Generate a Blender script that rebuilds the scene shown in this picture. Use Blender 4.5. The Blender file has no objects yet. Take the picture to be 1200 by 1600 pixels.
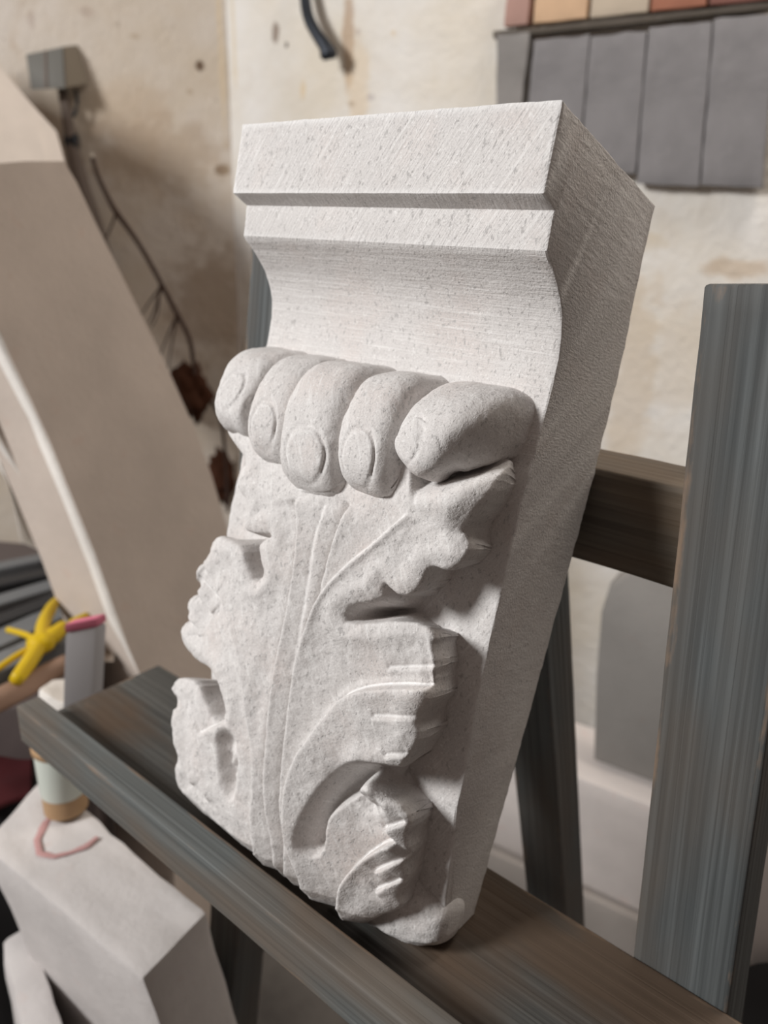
import bpy, bmesh, math, random
import numpy as np
from mathutils import Vector, Matrix, noise
random.seed(7); np.random.seed(7)
D = bpy.data; C = bpy.context.scene.collection
S = 0.36                       # metres per carving unit
SHELF = 0.75                   # height of the easel shelf
Z0 = SHELF + 1.29 * S
def E(x, y, z): return Vector((x * S, y * S, Z0 + z * S))   # easel frame: right, back, up, from the corbel's top right corner

# ---------------------------------------------------------------- camera, world, lights
ROT = Matrix(((0.75644, 0.24291, -0.60729), (0.65366, -0.2479, 0.71504), (0.02315, -0.93784, -0.3463)))
CAM = E(0.5632, -0.9894, -0.1428)
cd = D.cameras.new('camera'); cam = D.objects.new('camera', cd); C.objects.link(cam)
m = Matrix(((ROT[0][0], -ROT[0][1], -ROT[0][2]), (ROT[1][0], -ROT[1][1], -ROT[1][2]), (ROT[2][0], -ROT[2][1], -ROT[2][2]))).to_4x4()
m.translation = CAM; cam.matrix_world = m
cd.sensor_fit = 'HORIZONTAL'; cd.sensor_width = 24.0; cd.lens = 25.0
cd.clip_start = 0.01; cd.clip_end = 50
cd.dof.use_dof = True; cd.dof.focus_distance = 0.40; cd.dof.aperture_fstop = 5.6
bpy.context.scene.camera = cam
w = D.worlds.new('world'); bpy.context.scene.world = w; w.use_nodes = True
w.node_tree.nodes['Background'].inputs[0].default_value = (1.0, 0.80, 0.70, 1)
w.node_tree.nodes['Background'].inputs[1].default_value = 0.125
vs = bpy.context.scene.view_settings
bpy.context.scene.display_settings.display_device = 'sRGB'
vs.view_transform = 'Standard'; vs.look = 'None'; vs.gamma = 1; vs.use_curve_mapping = False; vs.exposure = 0.0
def area(name, loc, target, size, power, col):
    l = D.lights.new(name, 'AREA'); l.shape = 'RECTANGLE'; l.size = size[0]; l.size_y = size[1]; l.energy = power; l.color = col
    o = D.objects.new(name, l); C.objects.link(o); o.location = loc
    o.rotation_euler = (Vector(target) - Vector(loc)).to_track_quat('-Z', 'Y').to_euler()
    return o
KEYDIR = Vector((0.48, 0.82, -0.52)).normalized()
KT = Vector((-0.1, 0.0, 1.0))
area('window_light', KT - KEYDIR * 2.6, KT, (0.55, 0.55), 71, (1.0, 0.995, 0.985))
area('wall_fill_light', (0.25, 0.7, 2.6), (0.45, 1.2, 1.2), (0.5, 0.5), 15, (1.0, 0.93, 0.85))  # added fill to brighten the background wall, not an actual lamp

def ray(px, py):
    r = Vector(((px - 600) / 1250, (py - 800) / 1250, 1.0))
    return ROT @ r
def on_plane(px, py, p, n):
    r = ray(px, py); n = Vector(n); return CAM + r * ((Vector(p) - CAM).dot(n) / r.dot(n))
def at_depth(px, py, z): return CAM + ray(px, py) * z
def at_height(px, py, h): return on_plane(px, py, (0, 0, h), (0, 0, 1))

# ---------------------------------------------------------------- helpers
def tag(o, label=None, cat=None, group=None, kind=None):
    if label: o['label'] = label
    if cat: o['category'] = cat
    if group: o['group'] = group
    if kind: o['kind'] = kind
    return o
def obj(name, verts, faces, mat, parent=None, smooth=True, attrs=None, mw=None):
    me = D.meshes.new(name); me.from_pydata([tuple(v) for v in verts], [], faces); me.update()
    bm = bmesh.new(); bm.from_mesh(me); bmesh.ops.recalc_face_normals(bm, faces=bm.faces); bm.to_mesh(me); bm.free()
    if attrs is not None:
        a = me.attributes.new('wear', 'FLOAT', 'POINT'); a.data.foreach_set('value', attrs)
    me.materials.append(mat)
    me.polygons.foreach_set('use_smooth', [smooth] * len(me.polygons))
    o = D.objects.new(name, me); C.objects.link(o)
    if parent: o.parent = parent
    if mw is not None: o.matrix_world = mw
    return o
def empty(name, loc=(0, 0, 0)):
    o = D.objects.new(name, None); C.objects.link(o); o.location = loc; o.empty_display_size = .05; return o
def sharp(o, ang=35):
    o.data.set_sharp_from_angle(angle=math.radians(ang)) if hasattr(o.data, 'set_sharp_from_angle') else None
    return o
def tube(name, pts, rad, mat, parent=None, n=10, sub=4, jitter=0):
    P = []
    pts = [Vector(p) for p in pts]
    rads = rad if isinstance(rad, (list, tuple)) else [rad] * len(pts)
    Q = []; R = []
    for i in range(len(pts) - 1):
        p0 = pts[max(i - 1, 0)]; p1 = pts[i]; p2 = pts[i + 1]; p3 = pts[min(i + 2, len(pts) - 1)]
        for k in range(sub):
            t = k / sub
            Q.append(0.5 * ((2 * p1) + (p2 - p0) * t + (2 * p0 - 5 * p1 + 4 * p2 - p3) * t * t + (3 * p1 - p0 - 3 * p2 + p3) * t ** 3)); R.append(rads[i] * (1 - t) + rads[i + 1] * t)
    Q.append(pts[-1]); R.append(rads[-1])
    V = []; F = []
    up = Vector((0.13, 0.21, 0.97))
    for i, q in enumerate(Q):
        d = (Q[min(i + 1, len(Q) - 1)] - Q[max(i - 1, 0)]).normalized()
        a = d.cross(up)
        if a.length < .1: a = d.cross(Vector((1, 0, 0)))
        a.normalize(); b = d.cross(a)
        for k in range(n):
            t = 2 * math.pi * k / n
            r = R[i] * (1 + jitter * noise.noise(q * 60 + Vector((k, 0, 0))))
            V.append(q + (a * math.cos(t) + b * math.sin(t)) * r)
        if i:
            for k in range(n): F.append(((i - 1) * n + k, (i - 1) * n + (k + 1) % n, i * n + (k + 1) % n, i * n + k))
    F.append(tuple(range(n))[::-1]); F.append(tuple((len(Q) - 1) * n + k for k in range(n)))
    return obj(name, V, F, mat, parent)

# ---------------------------------------------------------------- materials
def mat(name, base=(.5, .5, .5), rough=.8):
    M = D.materials.new(name); M.use_nodes = True; nt = M.node_tree
    b = nt.nodes['Principled BSDF']; b.inputs['Base Color'].default_value = (*base, 1); b.inputs['Roughness'].default_value = rough
    b.inputs['Specular IOR Level'].default_value = .25
    return M, nt, b
class NT:
    def __init__(s, nt): s.nt = nt
    def __call__(s, t, **k):
        n = s.nt.nodes.new(t)
        for a, v in k.items():
            if a.startswith('i_'):
                key = a[2:]; key = int(key) if key.isdigit() else key.replace('_', ' ')
                if hasattr(v, 'links') or isinstance(v, bpy.types.NodeSocket): s.nt.links.new(v, n.inputs[key])
                else: n.inputs[key].default_value = v
            else: setattr(n, a, v)
        return n
    def link(s, a, b): s.nt.links.new(a, b)
    def noise(s, vec, scale, detail=4, rough=.55, dist=0):
        return s('ShaderNodeTexNoise', i_Vector=vec, i_Scale=scale, i_Detail=detail, i_Roughness=rough, i_Distortion=dist).outputs['Fac']
    def mapping(s, vec, scale=(1, 1, 1), rot=(0, 0, 0), loc=(0, 0, 0)):
        return s('ShaderNodeMapping', i_Vector=vec, i_Scale=scale, i_Rotation=rot, i_Location=loc).outputs[0]
    def ramp(s, fac, stops):
        n = s('ShaderNodeValToRGB', i_Fac=fac); cr = n.color_ramp
        while len(cr.elements) < len(stops): cr.elements.new(.5)
        for e, (p, c) in zip(cr.elements, stops):
            e.position = p; e.color = (*c, 1) if isinstance(c, tuple) else (c, c, c, 1)
        return n.outputs[0]
    def mix(s, f, a, b, mode='MIX'):
        n = s('ShaderNodeMix', data_type='RGBA', blend_type=mode)
        for k, v in ((0, f), (6, a), (7, b)):
            if isinstance(v, bpy.types.NodeSocket): s.nt.links.new(v, n.inputs[k])
            else: n.inputs[k].default_value = v if k == 0 else (*v, 1)
        return n.outputs[2]
    def math(s, op, a, b=0.0, clamp=False):
        n = s('ShaderNodeMath', operation=op, use_clamp=clamp)
        for k, v in ((0, a), (1, b)):
            if isinstance(v, bpy.types.NodeSocket): s.nt.links.new(v, n.inputs[k])
            else: n.inputs[k].default_value = v
        return n.outputs[0]
    def bump(s, bsdf, h, strength=.5, dist=.001, normal=None):
        n = s('ShaderNodeBump', i_Height=h, i_Strength=strength, i_Distance=dist)
        if normal is not None: s.nt.links.new(normal, n.inputs['Normal'])
        s.nt.links.new(n.outputs[0], bsdf.inputs['Normal']); return n.outputs[0]
    def coord(s, which='Object'): return s('ShaderNodeTexCoord').outputs[which]

def stone_mat(name, tint=(.68, .655, .64), scratch=None, fine=1.0):
    M, nt, b = mat(name, tint, .85); N = NT(nt); v = N.coord()
    big = N.noise(v, 9, 3); mid = N.noise(v, 55, 4)
    t = Vector(tint)
    c = N.ramp(big, [(.3, tuple(t * .95)), (.7, tuple(t * 1.04))])
    pink = N.ramp(N.noise(N.mapping(v, loc=(3, 1, 7)), 26, 2), [(.5, 0.0), (.75, 0.55)])
    c = N.mix(pink, c, (t[0] * 1.0, t[1] * .93, t[2] * .90))
    # dark grains and chalky flecks
    g = N.ramp(N.noise(v, 1100 * fine, 2, .5), [(.34, 0.0), (.46, 1.0)])
    c = N.mix(g, tuple(t * .84), c)
    g2 = N.ramp(N.noise(N.mapping(v, scale=(1, 1, .6), loc=(9, 2, 4)), 420 * fine, 3, .6), [(.33, 0.0), (.40, 1.0)])
    c = N.mix(g2, tuple(t * .72), c)
    wv = N.ramp(N.noise(N.mapping(v, loc=(2, 8, 3)), 600 * fine, 2, .5), [(.60, 0.0), (.70, .6)])
    c = N.mix(wv, c, (.86, .845, .83))
    h = N.math('ADD', N.math('MULTIPLY', N.noise(v, 700 * fine, 3), .8), N.math('MULTIPLY', mid, 1.0))
    h = N.math('ADD', h, N.math('MULTIPLY', g2, .35))
    pt = N.ramp(N('ShaderNodeNewGeometry').outputs['Pointiness'], [(.515, 0.0), (.56, .55)])
    c = N.mix(pt, c, (.88, .87, .86))
    if scratch:
        for rot, sc, amp, zlo, zhi in scratch:
            sv = N.mapping(N.mapping(v, rot=rot), scale=sc)
            sn = N.noise(sv, 1.0, 3, .6)
            zz = N('ShaderNodeSeparateXYZ', i_Vector=v).outputs[2]
            zm = N.math('MULTIPLY', N.math('GREATER_THAN', zz, zlo), N.math('LESS_THAN', zz, zhi))
            h = N.math('ADD', h, N.math('MULTIPLY', N.math('MULTIPLY', sn, amp), zm))
            sw = N.math('MULTIPLY', N.ramp(sn, [(.54, 0.0), (.72, .6)]), zm)
            c = N.mix(sw, c, (.85, .835, .82))
    nt.links.new(c, b.inputs['Base Color']); N.bump(b, h, .55, .0009)
    return M
M_carve = stone_mat('carved_limestone', scratch=[((0, .5, 0), (420, 60, 60), .6, -9, 9)])
M_block = stone_mat('tooled_limestone', scratch=[((0, -.55, 0), (600, 50, 28), 1.3, -.063, 9), ((0, 0, 0), (22, 200, 800), 1.1, -.16, -.063), ((0, -.5, 0), (500, 80, 70), .6, -9, -.16)])

def wood_mat(name, base=(.112, .122, .124), warm=(.115, .095, .078), wearcol=(.30, .20, .13), warmth=.35, axis='X'):
    M, nt, b = mat(name, base, .62); N = NT(nt); v = N.coord()
    sc = (3, 55, 55)
    n1 = N.noise(N.mapping(v, scale=sc), 1.0, 5, .6, .6)
    rings = N('ShaderNodeTexWave', wave_type='BANDS', bands_direction='DIAGONAL', i_Vector=N.mapping(v, scale=(1.2, 100, 100)), i_Scale=.7, i_Distortion=6.0, i_Detail=3.0, i_Detail_Scale=.5).outputs['Fac']
    t = Vector(base)
    c = N.ramp(n1, [(.25, tuple(t * .62)), (.5, tuple(t)), (.8, tuple(t * 1.45))])
    fine = N.ramp(N.noise(N.mapping(v, scale=(2.2, 260, 260), loc=(7, 0, 3)), 1.0, 3, .5, .8), [(.46, 0.0), (.62, .75)])
    c = N.mix(N.math('MULTIPLY', rings, .45), c, tuple(t * .62)); c = N.mix(fine, c, tuple(t * .55))
    pw = N.ramp(N.noise(N.mapping(v, scale=(5, 14, 14), loc=(4, 2, 0)), 1.0, 3), [(.42, 0.0), (.68, warmth * 2)])
    c = N.mix(pw, c, warm)
    a = N('ShaderNodeAttribute', attribute_name='wear').outputs['Fac']
    wn = N.noise(N.mapping(v, scale=(14, 60, 60)), 1.0, 5, .65)
    wf = N.ramp(N.math('MULTIPLY', a, wn), [(.50, 0.0), (.66, .6)])
    c = N.mix(wf, c, wearcol)
    rub = N.ramp(N.noise(N.mapping(v, scale=(9, 30, 30), loc=(1, 5, 2)), 1.0, 6, .7), [(.66, 0.0), (.76, .4)])
    c = N.mix(rub, c, wearcol)
    nt.links.new(c, b.inputs['Base Color'])
    h = N.math('SUBTRACT', N.math('ADD', N.math('MULTIPLY', rings, -.8), n1), N.math('MULTIPLY', fine, .6))
    N.bump(b, h, .5, .0006)
    return M
M_wood = wood_mat('grey_stained_pine')
M_wood_dark = wood_mat('grey_stained_pine_brownish', base=(.060, .058, .056), warm=(.085, .062, .047), warmth=.5)

M_wood_shelf = wood_mat('shelf_pine', base=(.090, .088, .082), warm=(.095, .066, .046), warmth=.8)
M_wood_lip = wood_mat('lip_pine', base=(.150, .160, .156), warm=(.150, .120, .095), warmth=.6)
M_wood_mid = wood_mat('brownish_stained_pine', base=(.170, .150, .125), warm=(.17, .125, .085), warmth=.6)

def board(name, p0, p1, side, w, t, mt, parent=None, r=.0018, wear=1.0, seed=0):
    """beam from p0 to p1 (centre line), width w along side, thickness t"""
    p0 = Vector(p0); p1 = Vector(p1); L = (p1 - p0).length; X = (p1 - p0).normalized()
    Y = Vector(side); Y = (Y - X * Y.dot(X)).normalized(); Z = X.cross(Y)
    ring = []; hw, ht = w / 2, t / 2
    def corner(sx, sy, a0):
        cx, cy = sx * (hw - r), sy * (ht - r)
        for k in range(4):
            a = math.radians(a0 + 30 * k); ring.append((cx + r * math.cos(a), cy + r * math.sin(a), 1.0))
    def edge(a, b):
        d = math.hypot(b[0] - a[0], b[1] - a[1]); m_ = min(.010, d * .3)
        for q, wv in ((m_ * .35, .75), (m_, .12), (d / 2, 0.0), (d - m_, .12), (d - m_ * .35, .75)):
            ring.append((a[0] + (b[0] - a[0]) * q / d, a[1] + (b[1] - a[1]) * q / d, wv))
    corner(1, 1, 0); edge((hw - r, ht), (-hw + r, ht)); corner(-1, 1, 90); edge((-hw, ht - r), (-hw, -ht + r))
    corner(-1, -1, 180); edge((-hw + r, -ht), (hw - r, -ht)); corner(1, -1, 270); edge((hw, -ht + r), (hw, ht - r))
    n = len(ring); V = []; F = []; A = []
    xs = [0, r * .3, r]; k = r
    nn = max(4, int(L / .012)); xs += [r + (L - 2 * r) * i / nn for i in range(1, nn)] + [L - r, L - r * .3, L]
    for i, x in enumerate(xs):
        s_ = {0: r, 1: r * .3, len(xs) - 1: r, len(xs) - 2: r * .3}.get(i, 0)
        e = 1.0 if i < 3 or i > len(xs) - 4 else 0
        for (a, b_, wv) in ring:
            aa = a * (1 - s_ / hw); bb = b_ * (1 - s_ / ht)
            if wv > .9:
                q = 1 + .012 * noise.noise(Vector((x * 30 + seed, a * 9, b_ * 9)))
                aa *= q; bb *= q
            V.append((x, aa, bb)); A.append(max(wv, e) * wear)
    for i in range(1, len(xs)):
        for k in range(n): F.append(((i - 1) * n + k, (i - 1) * n + (k + 1) % n, i * n + (k + 1) % n, i * n + k))
    F.append(tuple(range(n))[::-1]); F.append(tuple((len(xs) - 1) * n + k for k in range(n)))
    mw = Matrix(((X.x, Y.x, Z.x, p0.x), (X.y, Y.y, Z.y, p0.y), (X.z, Y.z, Z.z, p0.z), (0, 0, 0, 1)))
    o = obj(name, V, F, mt, None, True, A); o.matrix_world = mw
    if parent:
        bpy.context.view_layer.update(); o.parent = parent; o.matrix_parent_inverse = parent.matrix_world.inverted()
    sharp(o, 40)
    return o

# ---------------------------------------------------------------- room
N1 = Vector((.208, -.978, 0)); T1 = Vector((.978, .208, 0))
fw = Vector((ROT[0][2], ROT[1][2], 0)).normalized()
PW = Vector((CAM.x, CAM.y, 0)) - N1 * 1.50
def wall_pt(px, py, off=0): return on_plane(px, py, PW + N1 * off, N1)

def plaster(name, spots, tint=(.86, .835, .80), dirt=.5, org=None):
    M, nt, b = mat(name, tint, .9); N = NT(nt); v = N.coord()
    t = Vector(tint)
    c = N.ramp(N.noise(v, 3.2, 5, .6), [(.35, (t[0] * .90, t[1] * .85, t[2] * .76)), (.6, tuple(t))])
    st = N.ramp(N.noise(N.mapping(v, loc=(5, 1, 3)), 8, 5, .62, .6), [(.56, 0.0), (.74, dirt)])
    c = N.mix(st, c, (.50, .37, .25))
    sp = N.ramp(N.noise(N.mapping(v, loc=(2, 7, 1)), 30, 2, .5), [(.70, 0.0), (.76, dirt)])
    c = N.mix(sp, c, (.26, .19, .14))
    for (p, rx, rz, col, s_) in spots:
        d = N.mapping(v, loc=(-p[0], -p[1], -p[2])); sx = N('ShaderNodeMapping', vector_type='POINT', i_Vector=d, i_Scale=(1 / rx, 1, 1 / rz)).outputs[0]
        ln = N('ShaderNodeVectorMath', operation='LENGTH', i_0=sx).outputs['Value']
        ln = N.math('ADD', ln, N.math('MULTIPLY', N.math('SUBTRACT', N.noise(v, 26, 4), .5), 1.6))
        f = N.ramp(ln, [(.55, s_), (1.05, 0.0)]); c = N.mix(f, c, col)
    nt.links.new(c, b.inputs['Base Color'])
    N.bump(b, N.math('ADD', N.noise(v, 14, 6, .6), N.math('MULTIPLY', N.noise(v, 70, 3), .3)), .5, .012)
    return M
def wallmesh(name, a, b_, mt, h=3.0, n=40, amp=.006):
    a = Vector(a); b_ = Vector(b_); V = []; F = []; X = (b_ - a).normalized(); nr = Vector((X.y, -X.x, 0)); L = (b_ - a).length
    for i in range(n + 1):
        for j in range(n + 1):
            p = Vector((L * i / n, 0, h * j / n)); q = a + X * p.x
            V.append((p.x, -amp * noise.noise(Vector((q.x * 3, q.y * 3, p.z * 3))), p.z))
    for i in range(n):
        for j in range(n): k = i * (n + 1) + j; F.append((k, k + 1, k + n + 2, k + n + 1))
    mw = Matrix(((X.x, -nr.x, 0, a.x), (X.y, -nr.y, 0, a.y), (0, 0, 1, a.z), (0, 0, 0, 1)))
    o = obj(name, V, F, mt); o.matrix_world = mw; o['kind'] = 'structure'; return o
corner = wall_pt(360, 200); corner.z = 0
# the left part of the wall turns towards the room
DL = Vector((-.69, -.72, 0)).normalized(); NL = Vector((.72, -.69, 0)).normalized()
def lwall(px, py, off=0): return on_plane(px, py, corner + NL * off, NL)
def rel(p, a, X):
    d = p - a; return (d.dot(X), 0, d.z)
spots = []
for (x, y, rx, rz, col, s_) in [(430, 50, .012, .024, (.25, .18, .14), .8), (447, 70, .006, .008, (.05, .03, .02), .9), (545, 60, .016, .10, (.42, .25, .13), .6), (560, 135, .03, .10, (.75, .58, .38), .45),
                                (474, 140, .008, .02, (.75, .55, .30), .5), (560, 50, .006, .008, (.45, .35, .3), .5), (615, 52, .006, .008, (.75, .55, .3), .5), (580, 152, .01, .008, (.45, .4, .4), .5), (550, 163, .012, .006, (.4, .3, .2), .5),
                                (985, 600, .05, .25, (.62, .48, .32), .45), (1150, 420, .06, .02, (.55, .38, .22), .5), (1000, 380, .05, .02, (.7, .6, .45), .4), (365, 60, .006, .12, (.75, .62, .42), .5), (1060, 560, .06, .12, (.72, .62, .5), .4)]:
    spots.append((rel(wall_pt(x, y), corner, T1), rx, rz, col, s_))
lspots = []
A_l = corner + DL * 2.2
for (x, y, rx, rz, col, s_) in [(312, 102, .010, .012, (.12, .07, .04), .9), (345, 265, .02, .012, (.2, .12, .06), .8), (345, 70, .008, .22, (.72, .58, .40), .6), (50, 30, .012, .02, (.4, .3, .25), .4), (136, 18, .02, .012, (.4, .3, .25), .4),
                                (210, 57, .012, .006, (.4, .3, .2), .5), (296, 143, .008, .008, (.4, .3, .2), .5), (240, 240, .17, .09, (.42, .32, .23), .55), (330, 480, .12, .15, (.33, .24, .17), .6), (210, 180, .1, .08, (.55, .43, .32), .4)]:  # broad brown spots paint in the wall's shadow, small ones are stains
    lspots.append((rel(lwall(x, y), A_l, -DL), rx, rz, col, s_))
wallmesh('wall_right', corner, corner + T1 * 3.2, plaster('lime_plaster', spots, dirt=.22))
wallmesh('wall_left', A_l, corner, plaster('stained_shaded_plaster', lspots, tint=(.68, .615, .55), dirt=.5))  # darker tint also stands in for shade on this wall
# floor
M_floor, nt, b = mat('dusty_concrete', (.2, .19, .18), .9); N = NT(nt); v = N.coord()
nt.links.new(N.ramp(N.noise(v, 5, 6, .6), [(.3, (.10, .092, .088)), (.7, (.24, .225, .21))]), b.inputs['Base Color']); N.bump(b, N.noise(v, 60, 4), .4, .003)
tag(obj('floor', [(-4, -2.5, 0), (4, -2.5, 0), (4, 3.2, 0), (-4, 3.2, 0)], [(0, 1, 2, 3)], M_floor), kind='structure')

# ---------------------------------------------------------------- generic solids
def hexa(name, bot, top, mt, parent=None, bevel=.006, sub=3, amp=.002, label=None, cat=None, group=None, seed=0):
    V = [Vector(p) for p in bot] + [Vector(p) for p in top]
    F = [(0, 3, 2, 1), (4, 5, 6, 7), (0, 1, 5, 4), (1, 2, 6, 5), (2, 3, 7, 6), (3, 0, 4, 7)]
    c = sum(V, Vector()) / 8
    me = D.meshes.new(name); bm = bmesh.new(); vs_ = [bm.verts.new(p - c) for p in V]
    for f in F: bm.faces.new([vs_[i] for i in f])
    bmesh.ops.recalc_face_normals(bm, faces=bm.faces)
    bmesh.ops.bevel(bm, geom=bm.edges[:], offset=bevel, segments=2, profile=.6, affect='EDGES')
    if sub:
        bmesh.ops.subdivide_edges(bm, edges=[e for e in bm.edges if e.calc_length() > .03], cuts=sub * 3, use_grid_fill=True)
        for v_ in bm.verts: v_.co += (v_.normal if v_.normal.length else Vector()) * amp * noise.noise((v_.co + c) * 35 + Vector((seed, 0, 0)))
    bm.to_mesh(me); bm.free(); me.materials.append(mt)
    me.polygons.foreach_set('use_smooth', [True] * len(me.polygons))
    o = D.objects.new(name, me); C.objects.link(o); o.location = c
    sharp(o, 30)
    if parent: o.parent = parent; o.matrix_parent_inverse = Matrix.Translation(parent.location).inverted()
    if label: tag(o, label, cat, group)
    return o
def slab_on(name, quad_px, fn, thick, nrm, mt, **k):
    top = [fn(x, y) for x, y in quad_px]; nrm = Vector(nrm)
    return hexa(name, [p - nrm * thick for p in top], top, mt, **k)

# ---------------------------------------------------------------- slate slabs and tiles on the wall
def slate_mat(name, col, amt=.25):
    M, nt, b = mat(name, col, .8); N = NT(nt); v = N.coord(); t = Vector(col)
    c = N.ramp(N.noise(v, 9, 6, .65), [(.3, tuple(t * .85)), (.7, tuple(t * 1.18))])
    d = N.ramp(N.noise(N.mapping(v, scale=(1, 1, .5), loc=(4, 4, 4)), 26, 5, .7), [(.60, 0.0), (.78, amt)])
    c = N.mix(d, c, (.55, .53, .52)); nt.links.new(c, b.inputs['Base Color']); N.bump(b, N.noise(v, 40, 4), .4, .003); return M
M_slate = slate_mat('grey_slate', (.235, .225, .23))
M_slate2 = slate_mat('paler_slate', (.26, .245, .235))
edges = [(783, 825, 52, 200, M_slate2), (826, 914, 58, 230, M_slate), (915, 1004, 52, 268, M_slate), (1006, 1106, 38, 287, M_slate), (1108, 1206, 25, 290, M_slate), (1208, 1320, 12, 300, M_slate)]
sl_l = ['narrow pale grey slate strip at the left end of the row on the wall', 'grey slate slab between the narrow strip and the second broad slab, partly behind the corbel top', 'second broad grey slate slab from the left, its foot hidden behind the corbel top corner',
        'third broad grey slate slab, ragged foot just right of the corbel top', 'fourth broad grey slate slab under the darkest tile, cut by the right edge of the photo']
for i, (x0, x1, y0, y1, mt) in enumerate(edges[:5]):
    sk = (y1 - y0) * -.10
    q = [(x0 + 8 + sk * .8, y1), (x1 + 6 + sk * .8, y1 + 4), (x1 + 7, y0 - 5), (x0 + 8, y0 + 5)]
    if i == 0: q = [(775, 205), (810, 203), (828, 50), (776, 54)]
    slab_on('slate_slab', q, lambda x, y: wall_pt(x, y, .032), .02, N1, mt, bevel=.002, sub=3, amp=.003, label=sl_l[i], cat='slate', group='grey slates on the wall', seed=i * 7)
tl = [(787, 824, (.42, .26, .22), 'pinkish stone tile above the narrow slate strip'), (832, 916, (.62, .42, .27), 'peach coloured stone tile above the first broad slate'), (921, 1012, (.50, .42, .33), 'beige stone tile in the row above the slates'),
      (1016, 1104, (.33, .14, .09), 'rust red stone tile in the row above the slates'), (1107, 1210, (.22, .10, .08), 'dark reddish brown stone tile at the right edge of the row')]
for i, (x0, x1, col, lab) in enumerate(tl):
    yb = lambda x: 42 - (x - 787) * .105
    slab_on('stone_tile', [(x0, yb(x0)), (x1, yb(x1)), (x1 + 10, yb(x1) - 110), (x0 + 10, yb(x0) - 110)], lambda x, y: wall_pt(x, y, .036), .022, N1, slate_mat('tile_%d' % i, col, .15), bevel=.002, sub=2, amp=.002, label=lab, cat='tile', group='coloured tiles on the wall')
bt = slab_on('trim_1', [(770, 60), (1215, 12), (1215, 1), (770, 48)], lambda x, y: wall_pt(x, y, .030), .018, N1, slate_mat('grime_strip', (.13, .11, .09), .4), bevel=.002, sub=3, amp=.002); bt['kind'] = 'structure'
# hook
M_iron, nt, b = mat('blackened_iron', (.045, .05, .06), .45); b.inputs['Metallic'].default_value = .7
hk = tube('iron_hook', [wall_pt(474, -60, .02), wall_pt(477, 0, .035), wall_pt(483, 30, .045), wall_pt(496, 55, .05), wall_pt(508, 72, .05), wall_pt(513, 84, .048), wall_pt(515, 93, .046)], [.010, .0105, .011, .011, .013, .017, .012], M_iron, n=14)
tag(hk, 'black iron hook hanging from the whitewashed wall above the corbel', 'hook')

# ---------------------------------------------------------------- leaning slabs on the left
def rough_stone(name, tint, sc=1.0):
    M, nt, b = mat(name, tint, .9); N = NT(nt); v = N.coord(); t = Vector(tint)
    c = N.ramp(N.noise(v, 7 * sc, 6, .6), [(.3, tuple(t * .88)), (.7, tuple(t * 1.08))])
    p = N.ramp(N.noise(N.mapping(v, loc=(3, 3, 3)), 30 * sc, 3), [(.64, 0.0), (.76, .4)]); c = N.mix(p, c, (t[0] * .98, t[1] * .82, t[2] * .78))
    nt.links.new(c, b.inputs['Base Color']); N.bump(b, N.noise(v, 120, 4), .4, .002); return M
M_slab = rough_stone('sawn_limestone', (.58, .50, .44)); M_slab2 = rough_stone('brightened_limestone', (.86, .82, .77)); M_blk = rough_stone('block_limestone', (.62, .585, .57), 1.5)  # M_slab2 is lightened to paint light onto the arch slab's fluted edge
arch = empty('carved_arch_stone', at_depth(300, 1300, 1.0)); arch.location.z = 0
tag(arch, 'tall brownish arched limestone slab with pale fluted edge standing behind the easel at left', 'stone slab')
def place(o, par):
    bpy.context.view_layer.update(); o.parent = par; o.matrix_parent_inverse = par.matrix_world.inverted(); return o
# face plane leans away; depth varies with the pixel column
def fd(x, y): return .90 + (x + 60) / 400 * .30 + (y - 250) / 800 * -.05
out = [(-70, 262), (-10, 256), (40, 252), (100, 252), (120, 285), (148, 345), (185, 420), (225, 500), (262, 575), (300, 660), (330, 740), (355, 825), (385, 930), (400, 1050), (405, 1300), (380, 1700), (380, 1950), (330, 1950), (300, 1700), (262, 1250), (222, 1062), (200, 1010), (176, 945), (148, 865), (112, 775), (80, 695), (50, 628), (18, 562), (0, 520), (-40, 460), (-90, 380)]
fr = [at_depth(x, y, fd(x, y)) for x, y in out]
fl = min(p.z for p in fr); 
nface = (fr[8] - fr[2]).cross(fr[26] - fr[2]).normalized()
if nface.dot(CAM - fr[2]) < 0: nface = -nface
k = len(fr); V = fr + [p - nface * .13 for p in fr]
for p in V: p.z = max(p.z, .002)
F = [tuple(range(k)), tuple(range(k, 2 * k))[::-1]] + [(i, (i + 1) % k, (i + 1) % k + k, i + k) for i in range(k)]
o = obj('slab_body', V, F, M_slab, None); sharp(o, 25); place(o, arch)
rails = [([(-62, 400), (0, 522), (60, 644), (112, 772), (150, 870), (180, 957), (222, 1056)], 0),
         ([(-72, 410), (-12, 540), (46, 655), (97, 778), (137, 878), (168, 965), (216, 1058)], .012),
         ([(-90, 450), (-26, 585), (28, 685), (75, 795), (118, 890), (150, 955), (213, 1059)], .12),
         ([(-110, 540), (-34, 632), (18, 720), (62, 800), (105, 875), (143, 936), (210, 1059)], .07),
         ([(-112, 600), (-38, 680), (14, 750), (50, 825), (88, 873), (132, 928), (206, 1059)], .20),
         ([(-84, 622), (-14, 686), (14, 758), (34, 848), (76, 866), (126, 908), (202, 1054)], .17)]
V = []; F = []; K = 25
def cat(P, k_):
    r = []
    for i in range(k_):
        t = i / (k_ - 1) * (len(P) - 1); a = min(int(t), len(P) - 2); f = t - a
        r.append((P[a][0] * (1 - f) + P[a + 1][0] * f, P[a][1] * (1 - f) + P[a + 1][1] * f))
    return r
r0 = cat(rails[0][0], K)
grid = [[at_depth(x, y, fd(*r0[j]) + dz) for j, (x, y) in enumerate(cat(P, K))] for P, dz in rails]
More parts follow.
